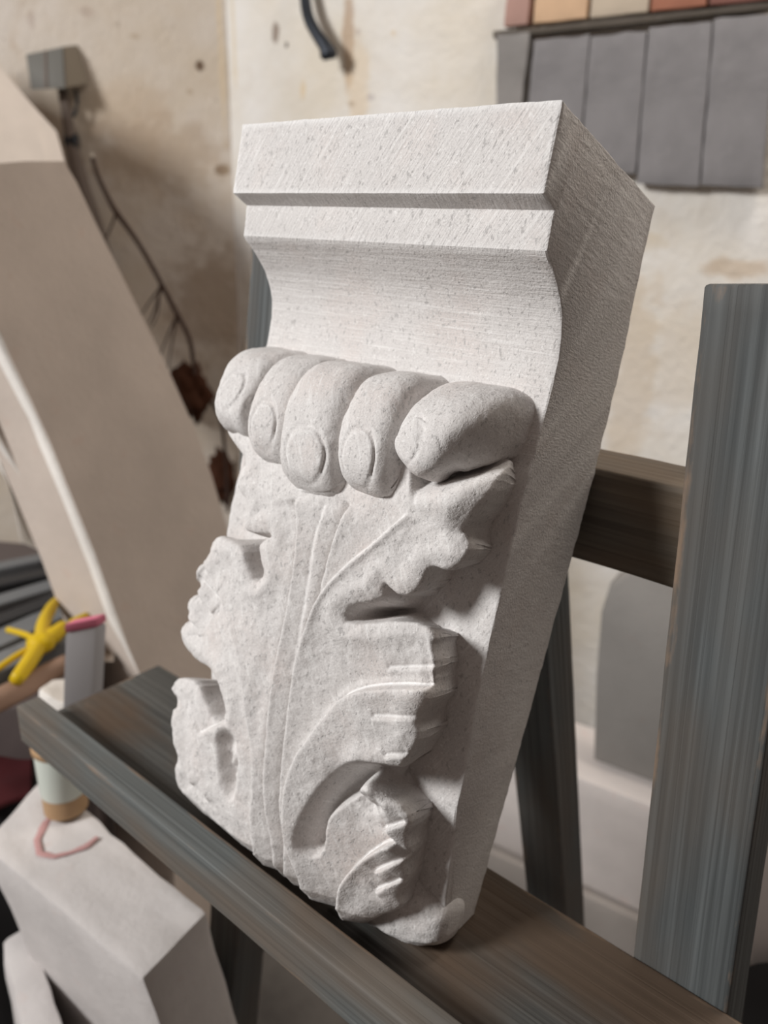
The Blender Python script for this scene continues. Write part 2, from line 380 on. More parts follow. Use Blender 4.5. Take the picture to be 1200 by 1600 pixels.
grid.append([p + Vector((p.x - CAM.x, p.y - CAM.y, 0)).normalized() * .08 for p in grid[-1]])
rows = []
def crm(a, b, c, d, t): return 0.5 * ((2 * b) + (c - a) * t + (2 * a - 5 * b + 4 * c - d) * t * t + (3 * b - a - 3 * c + d) * t ** 3)
for i in range(len(grid) - 1):
    for s_ in range(5):
        rows.append([crm(grid[max(i - 1, 0)][j], grid[i][j], grid[i + 1][j], grid[min(i + 2, len(grid) - 1)][j], s_ / 5) for j in range(K)])
rows.append(grid[-1])
for r in rows: V += r
for i in range(len(rows) - 1):
    for j in range(K - 1): a = i * K + j; F.append((a, a + 1, a + 1 + K, a + K))
place(obj('fluted_edge', V, F, M_slab2), arch)
# second slab behind, upper left
q = [(-160, 20), (0, 105), (45, 158), (88, 205), (104, 262), (200, 700), (260, 1800), (215, 1800), (200, 1000), (120, 860), (60, 720), (0, 600), (-60, 500), (-160, 300)]
fr = [at_depth(x, y, 1.40) for x, y in q]; nf = (CAM - fr[2]).normalized(); nf.z *= .2; nf.normalize()
for p in fr: p.z = max(p.z, .602)
V = fr + [p - nf * .07 for p in fr]; k = len(fr)
F = [tuple(range(k)), tuple(range(k, 2 * k))[::-1]] + [(i, (i + 1) % k, (i + 1) % k + k, i + k) for i in range(k)]
V = [(p.x, p.y, max(p.z, .602)) for p in V]
o = obj('stone_slab', V, F, rough_stone('pinkish_limestone', (.56, .48, .41))); sharp(o, 25)
tag(o, 'pinkish beige stone slab with slanting top, behind the arched slab at upper left', 'stone slab')

# ---------------------------------------------------------------- electrical box, pipe, branch
M_box, *_ = mat('grey_enamel', (.17, .165, .15), .5); M_boxb, *_ = mat('beige_plastic', (.30, .26, .21), .6); M_pipe, *_ = mat('dull_conduit', (.17, .135, .115), .6)
jb = empty('junction_box', lwall(100, 110)); tag(jb, 'small grey junction box fixed high on the stained wall above a conduit', 'electrical box')
def boxq(name, pts, depth, dirv, mt, par):
    top = [Vector(p) for p in pts]; dv = Vector(dirv).normalized() * depth
    return place(hexa(name, [p + dv for p in top], top, mt, bevel=.002, sub=0), par)
zf = (lwall(95, 110) - CAM).length / ray(95, 110).length - .05
P_ = [at_depth(48, 140, zf - .002), at_depth(102, 138, zf), at_depth(98, 73, zf), at_depth(40, 85, zf - .002)]
rt = (at_depth(138, 132, zf + .06) - at_depth(102, 138, zf))
boxq('housing', P_, rt.length, rt, M_box, jb)
for xx in (71,):
    boxq('cover_seam', [at_depth(xx - 1, 139, zf - .003), at_depth(xx + 3, 139, zf - .003), at_depth(xx + 1, 78, zf - .003), at_depth(xx - 3, 79, zf - .003)], .004, rt, M_pipe, jb)
boxq('side_plate', [at_depth(103, 137, zf - .003), at_depth(137, 131, zf + .052), at_depth(131, 70, zf + .052), at_depth(99, 73, zf - .003)], .003, NL * -1, M_boxb, jb)
pp = tube('conduit_pipe', [lwall(97, 142, .02), lwall(105, 180, .03), lwall(112, 225, .035), lwall(124, 280, .035), lwall(144, 340, .035), lwall(170, 420, .03)], [.009, .011, .014, .017, .017, .016], M_pipe, n=16)
tag(pp, 'dull brown conduit pipe running down the wall from the junction box', 'pipe')
place(tube('pipe_clip', [lwall(103, 222, .033), lwall(122, 222, .033)], .017, M_iron, n=12), pp)
cb = tube('cable_loop', [lwall(118, 140, .02), lwall(121, 158, .03), lwall(117, 178, .03), lwall(108, 186, .03)], .0035, M_iron, n=8)
tag(cb, 'short black cable looping out below the junction box', 'cable')
M_twig, *_ = mat('bark', (.085, .055, .045), .8)
fb = lambda x, y: lwall(x, y, .10)
br = empty('bare_branch', fb(345, 660)); tag(br, 'dark bare branch arching in front of the stained wall behind the arched slab', 'branch')
place(tube('stem', [fb(143, 243), fb(155, 280), fb(172, 315), fb(184, 335), fb(215, 378), fb(245, 430), fb(272, 482), fb(296, 530), fb(306, 585), fb(325, 620), fb(345, 655), fb(352, 720), fb(356, 800)], [.004, .0045, .005, .006, .005, .005, .0055, .005, .005, .0045, .004, .004, .004], M_twig, sub=5), br)
M_cut, *_ = mat('cut_wood', (.75, .70, .62), .8)
place(tube('cut_end', [fb(142, 240), fb(144, 246)], .0048, M_cut), br)
for P in ([(182, 332), (172, 358), (165, 374)], [(252, 448), (235, 470), (222, 490)], [(252, 450), (240, 490), (232, 505)], [(250, 446), (246, 490), (236, 512)], [(277, 492), (262, 525), (248, 560)], [(277, 494), (268, 540), (262, 580)], [(306, 585), (330, 610), (350, 650)]):
    place(tube('twig', [fb(*p) for p in P], [.003, .002, .0015], M_twig, n=6), br)
# rusty bracket-like lump behind the slab
def lump(name, c, r, mt, seed=0, amp=.25, squash=(1, 1, 1)):
    V = []; F = []; a_, b_ = 36, 20
    for i in range(b_ + 1):
        ph = math.pi * i / b_
        for j in range(a_):
            th = 2 * math.pi * j / a_
            d = Vector((math.sin(ph) * math.cos(th), math.sin(ph) * math.sin(th), math.cos(ph)))
            rr = r * (1 + amp * noise.noise(d * 2.2 + Vector((seed, 0, 0))) + amp * .5 * noise.noise(d * 6 + Vector((seed, 3, 0))))
            V.append(Vector(c) + Vector((d.x * squash[0], d.y * squash[1], d.z * squash[2])) * rr)
    for i in range(b_):
        for j in range(a_): F.append((i * a_ + j, i * a_ + (j + 1) % a_, (i + 1) * a_ + (j + 1) % a_, (i + 1) * a_ + j))
    return obj(name, V, F, mt)
M_rust, *_ = mat('rust_brown', (.075, .028, .014), .85)
o = lump('withered_leaves', lwall(298, 615, .075), .050, M_rust, 4, .5, (1.1, .6, 1.2)); place(o, br); o['label'] = 'rust-brown withered leaf clump'
o = lump('withered_leaves', lwall(346, 745, .05), .045, M_rust, 9, .5, (.8, .6, 1.3)); place(o, br); o['label'] = 'rust-brown withered leaf clump'

# ---------------------------------------------------------------- stone blocks under the easel, lower left
H_B = .56
tp = [at_height(x, y, H_B) for x, y in ((222, 1530), (322, 1426), (70, 1210), (-30, 1318))]
nb = at_depth(262, 1640, (tp[0] - CAM).length / ray(222, 1530).length + .035)
dv = nb - tp[0]; dv = dv * (H_B / -dv.z)
bo = [p + dv for p in tp]
for p in bo: p.z = .0
blk2 = hexa('stone_block', bo, tp, M_blk, bevel=.006, sub=4, amp=.003, label='large pale stone block with red chalk loop below the easel shelf', cat='stone block')
M_chalk, *_ = mat('red_chalk', (.52, .30, .29), .9)
pts = [at_height(x, y, H_B + .0010) for x, y in ((92, 1262), (72, 1285), (58, 1312), (62, 1333), (85, 1338), (110, 1332), (135, 1322), (152, 1308))]
mid_ = [pts[0]] + [pts[i].lerp(pts[i + 1], f_) for i in range(len(pts) - 1) for f_ in (.33, .66, 1)]
V = []; F = []
for i, p in enumerate(mid_):
    d_ = (mid_[min(i + 1, len(mid_) - 1)] - mid_[max(i - 1, 0)]).normalized(); s_ = Vector((-d_.y, d_.x, 0)) * .0032 * (1 + .5 * noise.noise(p * 90))
    for q_, z_ in ((s_, 0), (s_ * .8, .0006), (-s_ * .8, .0006), (-s_, 0)): V.append(p + q_ + Vector((0, 0, z_)))
    if i: a_ = (i - 1) * 4; F += [(a_, a_ + 1, a_ + 5, a_ + 4), (a_ + 1, a_ + 2, a_ + 6, a_ + 5), (a_ + 2, a_ + 3, a_ + 7, a_ + 6)]
place(obj('chalk_mark', V, F, M_chalk), blk2)
# cup standing on it
M_cup, nt, b = mat('cup_label', (.62, .66, .60), .5); M_cupb, *_ = mat('tan_cup', (.42, .27, .15), .5)
cupc = at_height(104, 1262, H_B + .004)
cup = empty('paint_cup', cupc); tag(cup, 'small tan cup with pale green label standing on the stone block', 'cup')
def lathe(name, prof, c, mt, par=None, n=40):
    V = []; F = []
    for r, z in prof:
        for k in range(n): t = 2 * math.pi * k / n; V.append((c[0] + r * math.cos(t), c[1] + r * math.sin(t), c[2] + z))
    for i in range(1, len(prof)):
        for k in range(n): F.append(((i - 1) * n + k, (i - 1) * n + (k + 1) % n, i * n + (k + 1) % n, i * n + k))
    F.append(tuple(range(n))[::-1]); F.append(tuple((len(prof) - 1) * n + k for k in range(n)))
    o = obj(name, V, F, mt); sharp(o, 40)
    return place(o, par) if par else o
bpy.context.view_layer.update()
lathe('base', [(.020, 0), (.0225, .002), (.0225, .024), (.022, .026)], cupc, M_cupb, cup)
lathe('label_band', [(.0228, .024), (.0235, .028), (.0242, .075), (.0235, .078)], cupc, M_cup, cup)
lathe('rim', [(.0245, .076), (.026, .078), (.026, .083), (.024, .084)], cupc, M_cupb, cup)
# thinner block behind it
SB = [at_height(x, y, .40) for x, y in ((62, 1720), (118, 1660), (48, 1440), (0, 1470))]
hexa('stone_block', [Vector((p.x, p.y, 0)) for p in SB], SB, M_blk, bevel=.008, sub=3, amp=.004,
     label='second stone block low at the lower left corner beside the chalk-marked block', cat='stone block')

# ---------------------------------------------------------------- cluttered bench on the left
HB = .60
M_bench, nt, b = mat('dark_sheet', (.12, .098, .095), .5)
M_dark, *_ = mat('dark_rubber', (.03, .03, .032), .5); M_grey, *_ = mat('grey_plastic_sheet', (.17, .175, .18), .5)
cz = lambda x, y, h=HB: at_height(x, y, h)
q = [cz(130, 1102), cz(172, 860), cz(-500, 800), cz(-600, 1130)]
hexa('work_bench', [Vector((p.x, p.y, 0)) for p in q], q, M_bench, bevel=.005, sub=0, label='low dark work bench behind the easel at the left edge', cat='bench')
rl = ['dark grey plastic strip lying on the bench, farthest of the pile', 'mid grey strip lying second from the back of the bench pile', 'black strip lying across the bench next to the pale arch edge', 'grey strip lying just behind the yellow clamp', 'dark strip lying under the yellow clamp', 'grey strip nearest the wooden handle on the bench']
for i, (x0, y0, x1, y1, wd, mt) in enumerate([(-60, 905, 70, 878, .03, M_grey), (-60, 932, 85, 900, .03, M_dark), (-60, 965, 92, 918, .034, M_grey), (-60, 1000, 104, 938, .03, M_dark), (-60, 1034, 112, 956, .045, M_grey), (-60, 1072, 122, 990, .045, M_grey)]):
    a = cz(x0, y0, HB + .012 + .004 * (i % 2)); b_ = cz(x1, y1, HB + .012 + .004 * (i % 2))
    o = board('plastic_strip', a, b_, (a - b_).cross(Vector((0, 0, 1))), wd, .022, mt, None, r=.003); tag(o, rl[i], 'plastic strip', 'strips piled on the bench')
M_yel, *_ = mat('yellow_enamel', (.62, .42, .01), .4)
yc = cz(64, 1005, HB + .05)
cl_ = empty('yellow_clamp', yc); tag(cl_, 'bright yellow clamp with spread arms lying on the bench pile', 'clamp')
hh = HB + .05
for (P, r) in (([(64, 1006), (68, 975), (80, 950), (92, 934)], [.009, .009, .008, .004]), ([(64, 1006), (85, 992), (100, 978)], [.010, .011, .008]), ([(62, 1008), (45, 1035), (25, 1062)], [.010, .010, .008]), ([(62, 1004), (40, 992), (12, 984)], [.004, .004, .004]), ([(60, 1008), (30, 1022), (-5, 1046)], [.004, .004, .004]), ([(112, 975), (124, 969), (136, 963)], [.006, .007, .006])):
    place(tube('arm', [cz(x, y, hh) for x, y in P], r, M_yel, n=10), cl_)
place(lump('hub', yc, .017, M_yel, 2, .1, (1, 1, .8)), cl_)
M_hand, *_ = mat('brown_handle', (.27, .17, .12), .6)
o = tube('wooden_rod', [cz(-30, 1108, HB + .03), cz(40, 1072, HB + .03), cz(106, 1036, HB + .03)], [.014, .014, .012], M_hand, n=16); tag(o, 'brown wooden rod lying along the bench front beside the grey box', 'rod')
# slim grey box with pink lid, standing behind the shelf end
M_gb, *_ = mat('pale_grey_plastic', (.36, .35, .36), .5); M_pk, *_ = mat('pink_plastic', (.62, .18, .26), .5)
bz = .80
A = [at_depth(96, 1150, bz), at_depth(144, 1150, bz + .015), at_depth(152, 980, bz + .015), at_depth(101, 990, bz)]
gb = empty('plastic_box', A[0]); tag(gb, 'slim upright grey plastic box with pink top behind the left end of the shelf', 'box')
back = Vector((-.25, .9, 0)).normalized() * .014
place(hexa('body', [p + back for p in A], A, M_gb, bevel=.003, sub=0), gb)
t_ = Vector((0, 0, .010)); B = [A[3], A[2], A[2] + back, A[3] + back]
place(hexa('lid', B, [p + t_ for p in B], M_pk, bevel=.002, sub=0), gb)
M_wb, *_ = mat('orange_brown_wood', (.16, .075, .035), .6)
A = [at_depth(146, 1140, 1.15), at_depth(205, 1140, 1.17), at_depth(192, 985, 1.17), at_depth(152, 985, 1.15)]
hexa('wood_offcut', [p + back for p in A], A, M_wb, bevel=.003, sub=0, label='dark brown wood offcut between the grey box and the pale arch edge', cat='wood offcut')
# white scraps near the shelf end
hexa('stone_offcut', [at_depth(60, 1130, .88), at_depth(150, 1130, .88), at_depth(130, 1120, .95), at_depth(90, 1130, .97)], [at_depth(60, 1075, .88), at_depth(120, 1112, .86), at_depth(130, 1070, .95), at_depth(90, 1060, .97)], M_slab2, bevel=.004, sub=1, amp=.004,
     label='small white stone offcut behind the left end of the easel shelf', cat='stone offcut')
M_red, *_ = mat('dark_red_cloth', (.055, .008, .010), .9)
V = []; F = []; n_ = 26
for i in range(n_):
    for j in range(n_):
        a = cz(-60 + 110 * i / (n_ - 1), 1180 + 110 * j / (n_ - 1) - 45 * i / (n_ - 1), .53); a.z += .018 * noise.noise(a * 18); V.append(a)
for i in range(n_ - 1):
    for j in range(n_ - 1): k = i * n_ + j; F.append((k, k + 1, k + n_ + 1, k + n_))
cloth = obj('red_cloth', V, F, M_red); cloth.modifiers.new('thickness', 'SOLIDIFY').thickness = .006
tag(cloth, 'dark red cloth heaped beside the stone block at the left edge', 'cloth')
qq = [cz(-70, 1180, .50), cz(70, 1180, .50), cz(30, 1270, .50), cz(-70, 1330, .50)]
hexa('storage_crate', [Vector((p.x, p.y, 0)) for p in qq], qq, M_dark, bevel=.005, sub=0, label='dark crate under the red cloth beside the stone block', cat='crate')

# ---------------------------------------------------------------- stones behind the easel, right
M_boul = rough_stone('grey_boulder', (.27, .255, .24)); M_plin = rough_stone('pinkish_plinth', (.74, .68, .65))
HP = .363
e0 = at_height(740, 1152, HP); e1 = at_height(1240, 1345, HP); ed = (e1 - e0).normalized(); bd = Vector((-ed.y, ed.x, 0))
if bd.dot(e0 - CAM) < 0: bd = -bd
def course(name, z0, z1, fwd, deep, mt, lab):
    f0 = e0 - bd * fwd; f1 = e1 - bd * fwd + ed * .25
    q = [f0, f1, f1 + bd * deep, f0 + bd * deep]
    return hexa(name, [Vector((p.x, p.y, z0)) for p in q], [Vector((p.x, p.y, z1)) for p in q], mt, bevel=.008, sub=2, amp=.004, label=lab, cat='stone block')
course('plinth_stone', .165, HP, 0, .14, M_plin, 'long pinkish white stone block under the grey boulder behind the easel')
course('plinth_stone', .002, .160, .012, .15, rough_stone('brown_grey_stone', (.42, .38, .35)), 'weathered brownish base stone under the pinkish white block behind the easel')
prof = [(925, 1190), (928, 1060), (936, 960), (950, 915), (985, 890), (1060, 880), (1160, 890), (1210, 930), (1235, 1040), (1240, 1320), (1085, 1255)]
fr = [on_plane(x, y, e0 + bd * .04, bd) for x, y in prof]
for i in (0, 9, 10): fr[i].z = HP + .004
k = len(fr); c0 = sum(fr, Vector()) / k
V = [c0 + (p - c0) * .95 for p in fr] + [p + bd * .012 for p in fr] + [p + bd * .05 for p in fr]
for p in V: p.z = max(p.z, HP + .004)
F = [tuple(range(k))] + [(i, (i + 1) % k, (i + 1) % k + k, i + k) for i in range(k)] + [(i + k, (i + 1) % k + k, (i + 1) % k + 2 * k, i + 2 * k) for i in range(k)] + [tuple(range(2 * k, 3 * k))[::-1]]
o = obj('grey_boulder', V, F, M_boul)
tag(o, 'smooth grey round-topped boulder seen between the easel legs under the crossbar', 'boulder')
M_white, *_ = mat('white_panel', (.72, .68, .66), .7)
fr = [at_depth(1172, 1520, .80), at_depth(1330, 1520, .80), at_depth(1330, 1150, .80), at_depth(1186, 1150, .80)]
hexa('white_board', [p + Vector((0, .02, 0)) for p in fr], fr, M_white, bevel=.002, sub=0, label='pinkish white board standing right of the right easel upright at the photo edge', cat='board')
fr = [at_depth(1140, 1700, .78), at_depth(1330, 1700, .78), at_depth(1330, 1540, .78), at_depth(1166, 1500, .78)]
hexa('black_bin', [p + Vector((.1, .1, 0)) for p in fr], fr, M_dark, bevel=.006, sub=0, label='black container below the white board at the lower right corner', cat='container')


# ---------------------------------------------------------------- wooden easel
easel = empty('wooden_easel', (-.12, .05, 0))
tag(easel, 'grey stained wooden easel with lipped shelf carrying the stone corbel', 'easel')
BK = .06                                                   # the uprights lean back a little
def up_front(u, h): return E(u, .055 + BK * (h + 1.29), h)
T = .112; WD = .154
def upright(u_top, h_top, u_ref, h_ref, seed, WD=.154):
    sl = (u_top - u_ref) / (h_top - h_ref); hb = -Z0 / S
    f = lambda h: (u_ref + sl * (h - h_ref))
    top = up_front(f(h_top), h_top); bot = up_front(f(hb), hb)
    off = Vector((0, T * S / 2, 0))
    return board('upright', bot + off, top + off, (1, 0, 0), WD * S, T * S, M_wood, easel, seed=seed)
upright(.167 + .077, -.214, .246 + .077, -1.287, 3)
upright(-.7445 + .060, -.15, -.799 + .060, -.825, 9, .118)
# shelf, lip, rails
board('shelf', E(-1.108, -.108, -1.29 - .03), E(1.05, -.108, -1.29 - .03), (0, 1, 0), .325 * S, .06 * S, M_wood_shelf, easel, seed=5)
board('shelf_lip', E(-1.112, -.300, -1.282), E(1.05, -.300, -1.282), (0, 1, 0), .058 * S, .098 * S, M_wood_lip, easel, seed=15)
board('crossbar', E(-.70, .289, -.618), E(.36, .289, -.618), (0, 0, 1), .172 * S, .125 * S, M_wood_mid, easel, seed=25)
def leg(x0, x1, seed):
    return board('rear_leg', E(x0, .43, -.66), E(x1, 1.10, -Z0 / S), (1, 0, 0), .128 * S, .11 * S, M_wood, easel, seed=seed)
leg(-.255, -.19, 35)
bpy.context.view_layer.update()

# ---------------------------------------------------------------- stone corbel
LEAN = math.radians(-19.706)
corbel = empty('stone_corbel', E(0, 0, 0)); corbel.rotation_euler = (LEAN, 0, 0)
tag(corbel, 'pale carved limestone corbel with acanthus leaf relief leaning upright on the grey wooden easel', 'corbel')
def vmin(w_): return (-1.2885 - .3372 * w_) / .9414       # where the shelf surface cuts the stone's own axes
def cl(p): return (p[0] * S, -p[2] * S, max(p[1], vmin(p[2])) * S)       # carving (u right, v up, w forward) to local metres
FRONT = [(0, 0), (-.012, -.113), (-.047, -.121), (-.051, -.150), (-.055, -.172), (-.062, -.178), (-.078, -.186), (-.100, -.200), (-.122, -.216), (-.140, -.236), (-.153, -.260),
         (-.162, -.290), (-.166, -.330), (-.166, -.370), (-.164, -.424), (-.166, -.51), (-.169, -.57), (-.178, -.718), (-.198, -.853), (-.223, -1.006), (-.243, -1.098), (-.258, -1.165), (-.283, -1.215), (-.315, -1.243), (-.35, -1.256)]
BACK = [(-.386, -1.247), (-.388, -1.1), (-.389, -.97), (-.390, -.80), (-.390, -.6), (-.388, -.434), (-.376, -.24), (-.354, -.109), (-.343, 0)]
gv = [p[1] for p in FRONT][::-1]; gw = [p[0] for p in FRONT][::-1]
def Gw(v): return np.interp(v, gv, gw)
def densify(P, step):
    R = []
    for a, b in zip(P[:-1], P[1:]):
        d = math.hypot(b[0] - a[0], b[1] - a[1]); k = max(1, int(d / step))
        for i in range(k): R.append((a[0] + (b[0] - a[0]) * i / k, a[1] + (b[1] - a[1]) * i / k))
    R.append(P[-1]); return R
U0, U1 = -.620, 0.0
loop = densify(FRONT + BACK + [FRONT[0]], .0085)[:-1]
n = len(loop)
# outward normals of the profile for the small rounded arrises
def pn(i):
    a = loop[i - 1]; b = loop[(i + 1) % n]; d = Vector((b[1] - a[1], -(b[0] - a[0])))
    return d.normalized() * -1
PN = [pn(i) for i in range(n)]
cxy = (-.2, -.6)
if (PN[5].x * (loop[5][0] - cxy[0]) + PN[5].y * (loop[5][1] - cxy[1])) < 0: PN = [-q for q in PN]
us = [U0] + [U0 + .0012, U0 + .0035] + list(np.linspace(U0 + .012, U1 - .012, 72)) + [U1 - .0035, U1 - .0012, U1]
V = []; F = []
for j, uu in enumerate(us):
    ed = min(j, len(us) - 1 - j)
    ins = {0: .0042, 1: .0016, 2: .0003}.get(ed, 0)
    for i, (ww, vv) in enumerate(loop):
        q = Vector((uu * 14, ww * 14, vv * 14))
        chip = ins * (1.0 + 1.1 * noise.noise(q * 5.0) + 1.6 * max(0, noise.noise(q * 1.7) - .25))
        dn = .0012 * noise.noise(q * 1.3) + .0007 * noise.noise(q * 5)
        if vv < -.45 and ww > -.30: dn += .005 * noise.noise(q * .9) + .0018 * noise.noise(q * 3.2)    # roughly dressed ground behind the leaf
        if ww < -.34 and vv < -.05: dn += .0025 * noise.noise(q * 2.2)
        V.append(cl((uu, vv + PN[i].y * (dn - chip), ww + PN[i].x * (dn - chip))))
for j in range(1, len(us)):
    for i in range(n):
        a = (j - 1) * n + i; b = (j - 1) * n + (i + 1) % n
        F.append((a, b, b + n, a + n))
F.append(tuple(range(n))[::-1]); F.append(tuple((len(us) - 1) * n + i for i in range(n)))
blk = obj('moulded_block', V, F, M_block, corbel); sharp(blk, 28)

# rough foot under the leaf
V = []; F = []; a_, b_ = 90, 60
for i in range(b_ + 1):
    ph = math.pi * i / b_
    for j in range(a_):
        th = 2 * math.pi * j / a_
        def se(c, e): return math.copysign(abs(c) ** e, c)
        x = se(math.cos(ph), .45); y = se(math.sin(ph), .6) * se(math.cos(th), .7); z = se(math.sin(ph), .6) * se(math.sin(th), .7)
        q = Vector((x * 3.4, y * 1.2, z))
        r = 1 + .10 * noise.noise(q * 1.7) + .04 * noise.noise(q * 5)
        xx = -.300 + x * .312
        V.append(cl((xx, -1.216 + z * .064 * r, -.292 + y * .078 * r)))
for i in range(b_):
    for j in range(a_):
        F.append((i * a_ + j, i * a_ + (j + 1) % a_, (i + 1) * a_ + (j + 1) % a_, (i + 1) * a_ + j))
obj('rough_foot', V, F, M_carve, corbel)

OUTLINE=[(-0.673,-0.390),(-0.619,-0.483),(-0.592,-0.519),(-0.525,-0.547),(-0.493,-0.561),(-0.508,-0.585),(-0.499,-0.613),(-0.462,-0.627),(-0.461,-0.653),(-0.464,-0.677),(-0.422,-0.675),(-0.380,-0.662),(-0.412,-0.684),(-0.412,-0.697),(-0.402,-0.717),(-0.387,-0.732),(-0.406,-0.754),(-0.432,-0.733),(-0.452,-0.704),(-0.494,-0.701),(-0.538,-0.702),(-0.557,-0.725),(-0.554,-0.758),(-0.592,-0.775),(-0.598,-0.797),(-0.572,-0.824),(-0.608,-0.842),(-0.616,-0.866),(-0.594,-0.883),(-0.626,-0.905),(-0.631,-0.927),(-0.600,-0.945),(-0.544,-0.953),(-0.506,-0.949),(-0.471,-0.961),(-0.445,-0.987),(-0.432,-1.012),(-0.459,-1.034),(-0.499,-1.006),(-0.529,-0.984),(-0.579,-0.994),(-0.622,-1.016),(-0.624,-1.037),(-0.601,-1.068),(-0.606,-1.097),(-0.585,-1.114),(-0.598,-1.148),(-0.574,-1.163),(-0.591,-1.200),(-.56,-1.25),(-.45,-1.315),(-.15,-1.315),(-.10,-1.25),(-.06,-1.205),(-0.034,-1.182),(-0.043,-1.158),(-0.033,-1.127),(-0.037,-1.102),(-0.032,-1.072),(-0.038,-1.053),(-0.030,-1.026),(-0.035,-1.000),(-.078,-.985),(-.125,-.966),(-0.060,-0.944),(-0.050,-0.929),(-0.041,-0.905),(-0.029,-0.875),(-0.042,-0.848),(-0.030,-0.827),(-0.023,-0.809),(-0.034,-0.787),(-0.030,-0.761),(-0.042,-0.740),(-0.040,-0.720),(-0.063,-0.709),(-0.106,-0.718),(-0.169,-0.747),(-0.198,-0.750),(-0.187,-0.723),(-0.136,-0.699),(-0.139,-0.674),(-0.128,-0.680),(-0.114,-0.685),(-0.099,-0.682),(-0.087,-0.673),(-0.077,-0.653),(-0.072,-0.632),(-0.062,-0.627),(-0.046,-0.628),(-0.032,-0.617),(-0.021,-0.600),(-0.018,-0.580),(-0.028,-0.566),(-0.036,-0.563),(-0.026,-0.548),(-0.013,-0.524),(-0.004,-0.487),(-0.008,-0.463),(-0.027,-0.445),(-0.065,-0.439),(-0.101,-0.419),(-0.168,-0.413)]
POCKET=[(-0.053,-0.940),(-0.081,-0.948),(-0.131,-0.963),(-0.162,-0.994),(-0.186,-1.039),(-0.205,-1.089),(-0.211,-1.132),(-0.205,-1.150),(-0.183,-1.150),(-0.175,-1.128),(-0.176,-1.086),(-0.171,-1.067),(-0.150,-1.036),(-0.119,-0.991),(-0.091,-0.965),(-0.066,-0.957)]
PIT=[(-0.436,-1.036),(-0.403,-1.030),(-0.381,-1.087),(-0.382,-1.155),(-0.412,-1.146),(-0.433,-1.087)]
VEINS={
'A':[(-0.344,-0.592),(-0.324,-0.648),(-0.320,-0.712),(-0.320,-0.794),(-0.327,-0.863),(-0.326,-0.943),(-0.319,-1.010),(-0.310,-1.076),(-0.296,-1.141),(-0.273,-1.191),(-0.275,-1.300)],
'B':[(-0.277,-0.583),(-0.286,-0.643),(-0.285,-0.717),(-0.285,-0.814),(-0.292,-0.884)],
'C':[(-0.232,-0.572),(-0.246,-0.637),(-0.255,-0.702),(-0.259,-0.752),(-0.269,-0.798),(-0.278,-0.845),(-0.282,-0.902),(-0.280,-0.958),(-0.279,-1.015),(-0.274,-1.070),(-0.265,-1.125),(-0.247,-1.176),(-0.249,-1.300)],
'D':[(-0.124,-0.559),(-0.164,-0.614),(-0.212,-0.669),(-0.241,-0.714),(-0.254,-0.755),(-0.265,-0.799),(-0.273,-0.849)],
'E':[(-0.026,-0.796),(-0.080,-0.814),(-0.137,-0.840),(-0.169,-0.863),(-0.189,-0.892),(-0.217,-0.948),(-0.236,-0.990),(-0.246,-1.028),(-0.247,-1.069),(-0.242,-1.114),(-0.228,-1.161),(-0.201,-1.202),(-0.205,-1.300)],
'F':[(-0.556,-0.760),(-0.525,-0.779),(-0.496,-0.800),(-0.461,-0.832),(-0.427,-0.874),(-0.399,-0.920),(-0.378,-0.977),(-0.349,-1.041),(-0.333,-1.099),(-0.332,-1.148),(-0.317,-1.204),(-0.318,-1.300)],
'F2':[(-0.579,-0.789),(-0.524,-0.809),(-0.494,-0.817)],
'F3':[(-0.574,-0.825),(-0.545,-0.840),(-0.518,-0.852)],
'F4':[(-0.600,-0.884),(-0.560,-0.889),(-0.553,-0.905)],
'J1':[(-0.610,-1.032),(-0.572,-1.042),(-0.531,-1.063),(-0.495,-1.104),(-0.480,-1.142),(-0.451,-1.193)],
'J2':[(-0.606,-1.070),(-0.584,-1.120),(-0.545,-1.155),(-0.509,-1.191)],
'J3':[(-0.497,-1.076),(-0.426,-1.018)],
'V':[(-0.052,-1.063),(-0.075,-1.081),(-0.101,-1.114),(-0.120,-1.148),(-0.132,-1.183),(-0.138,-1.300)],
'R1':[(-0.085,-1.061),(-0.038,-1.020)],
'R2':[(-0.080,-1.130),(-0.029,-1.077)],
'R3':[(-0.076,-1.164),(-0.041,-1.127)],
'R4':[(-0.047,-1.173)],
'K1':[(-0.114,-0.800),(-0.032,-0.766)],
'K2':[(-0.110,-0.874),(-0.036,-0.847)],
'K3':[(-0.080,-0.926),(-0.045,-0.909)],
'M':[(-0.110,-0.536),(-0.066,-0.510),(-0.034,-0.483),(-0.011,-0.462)],
}

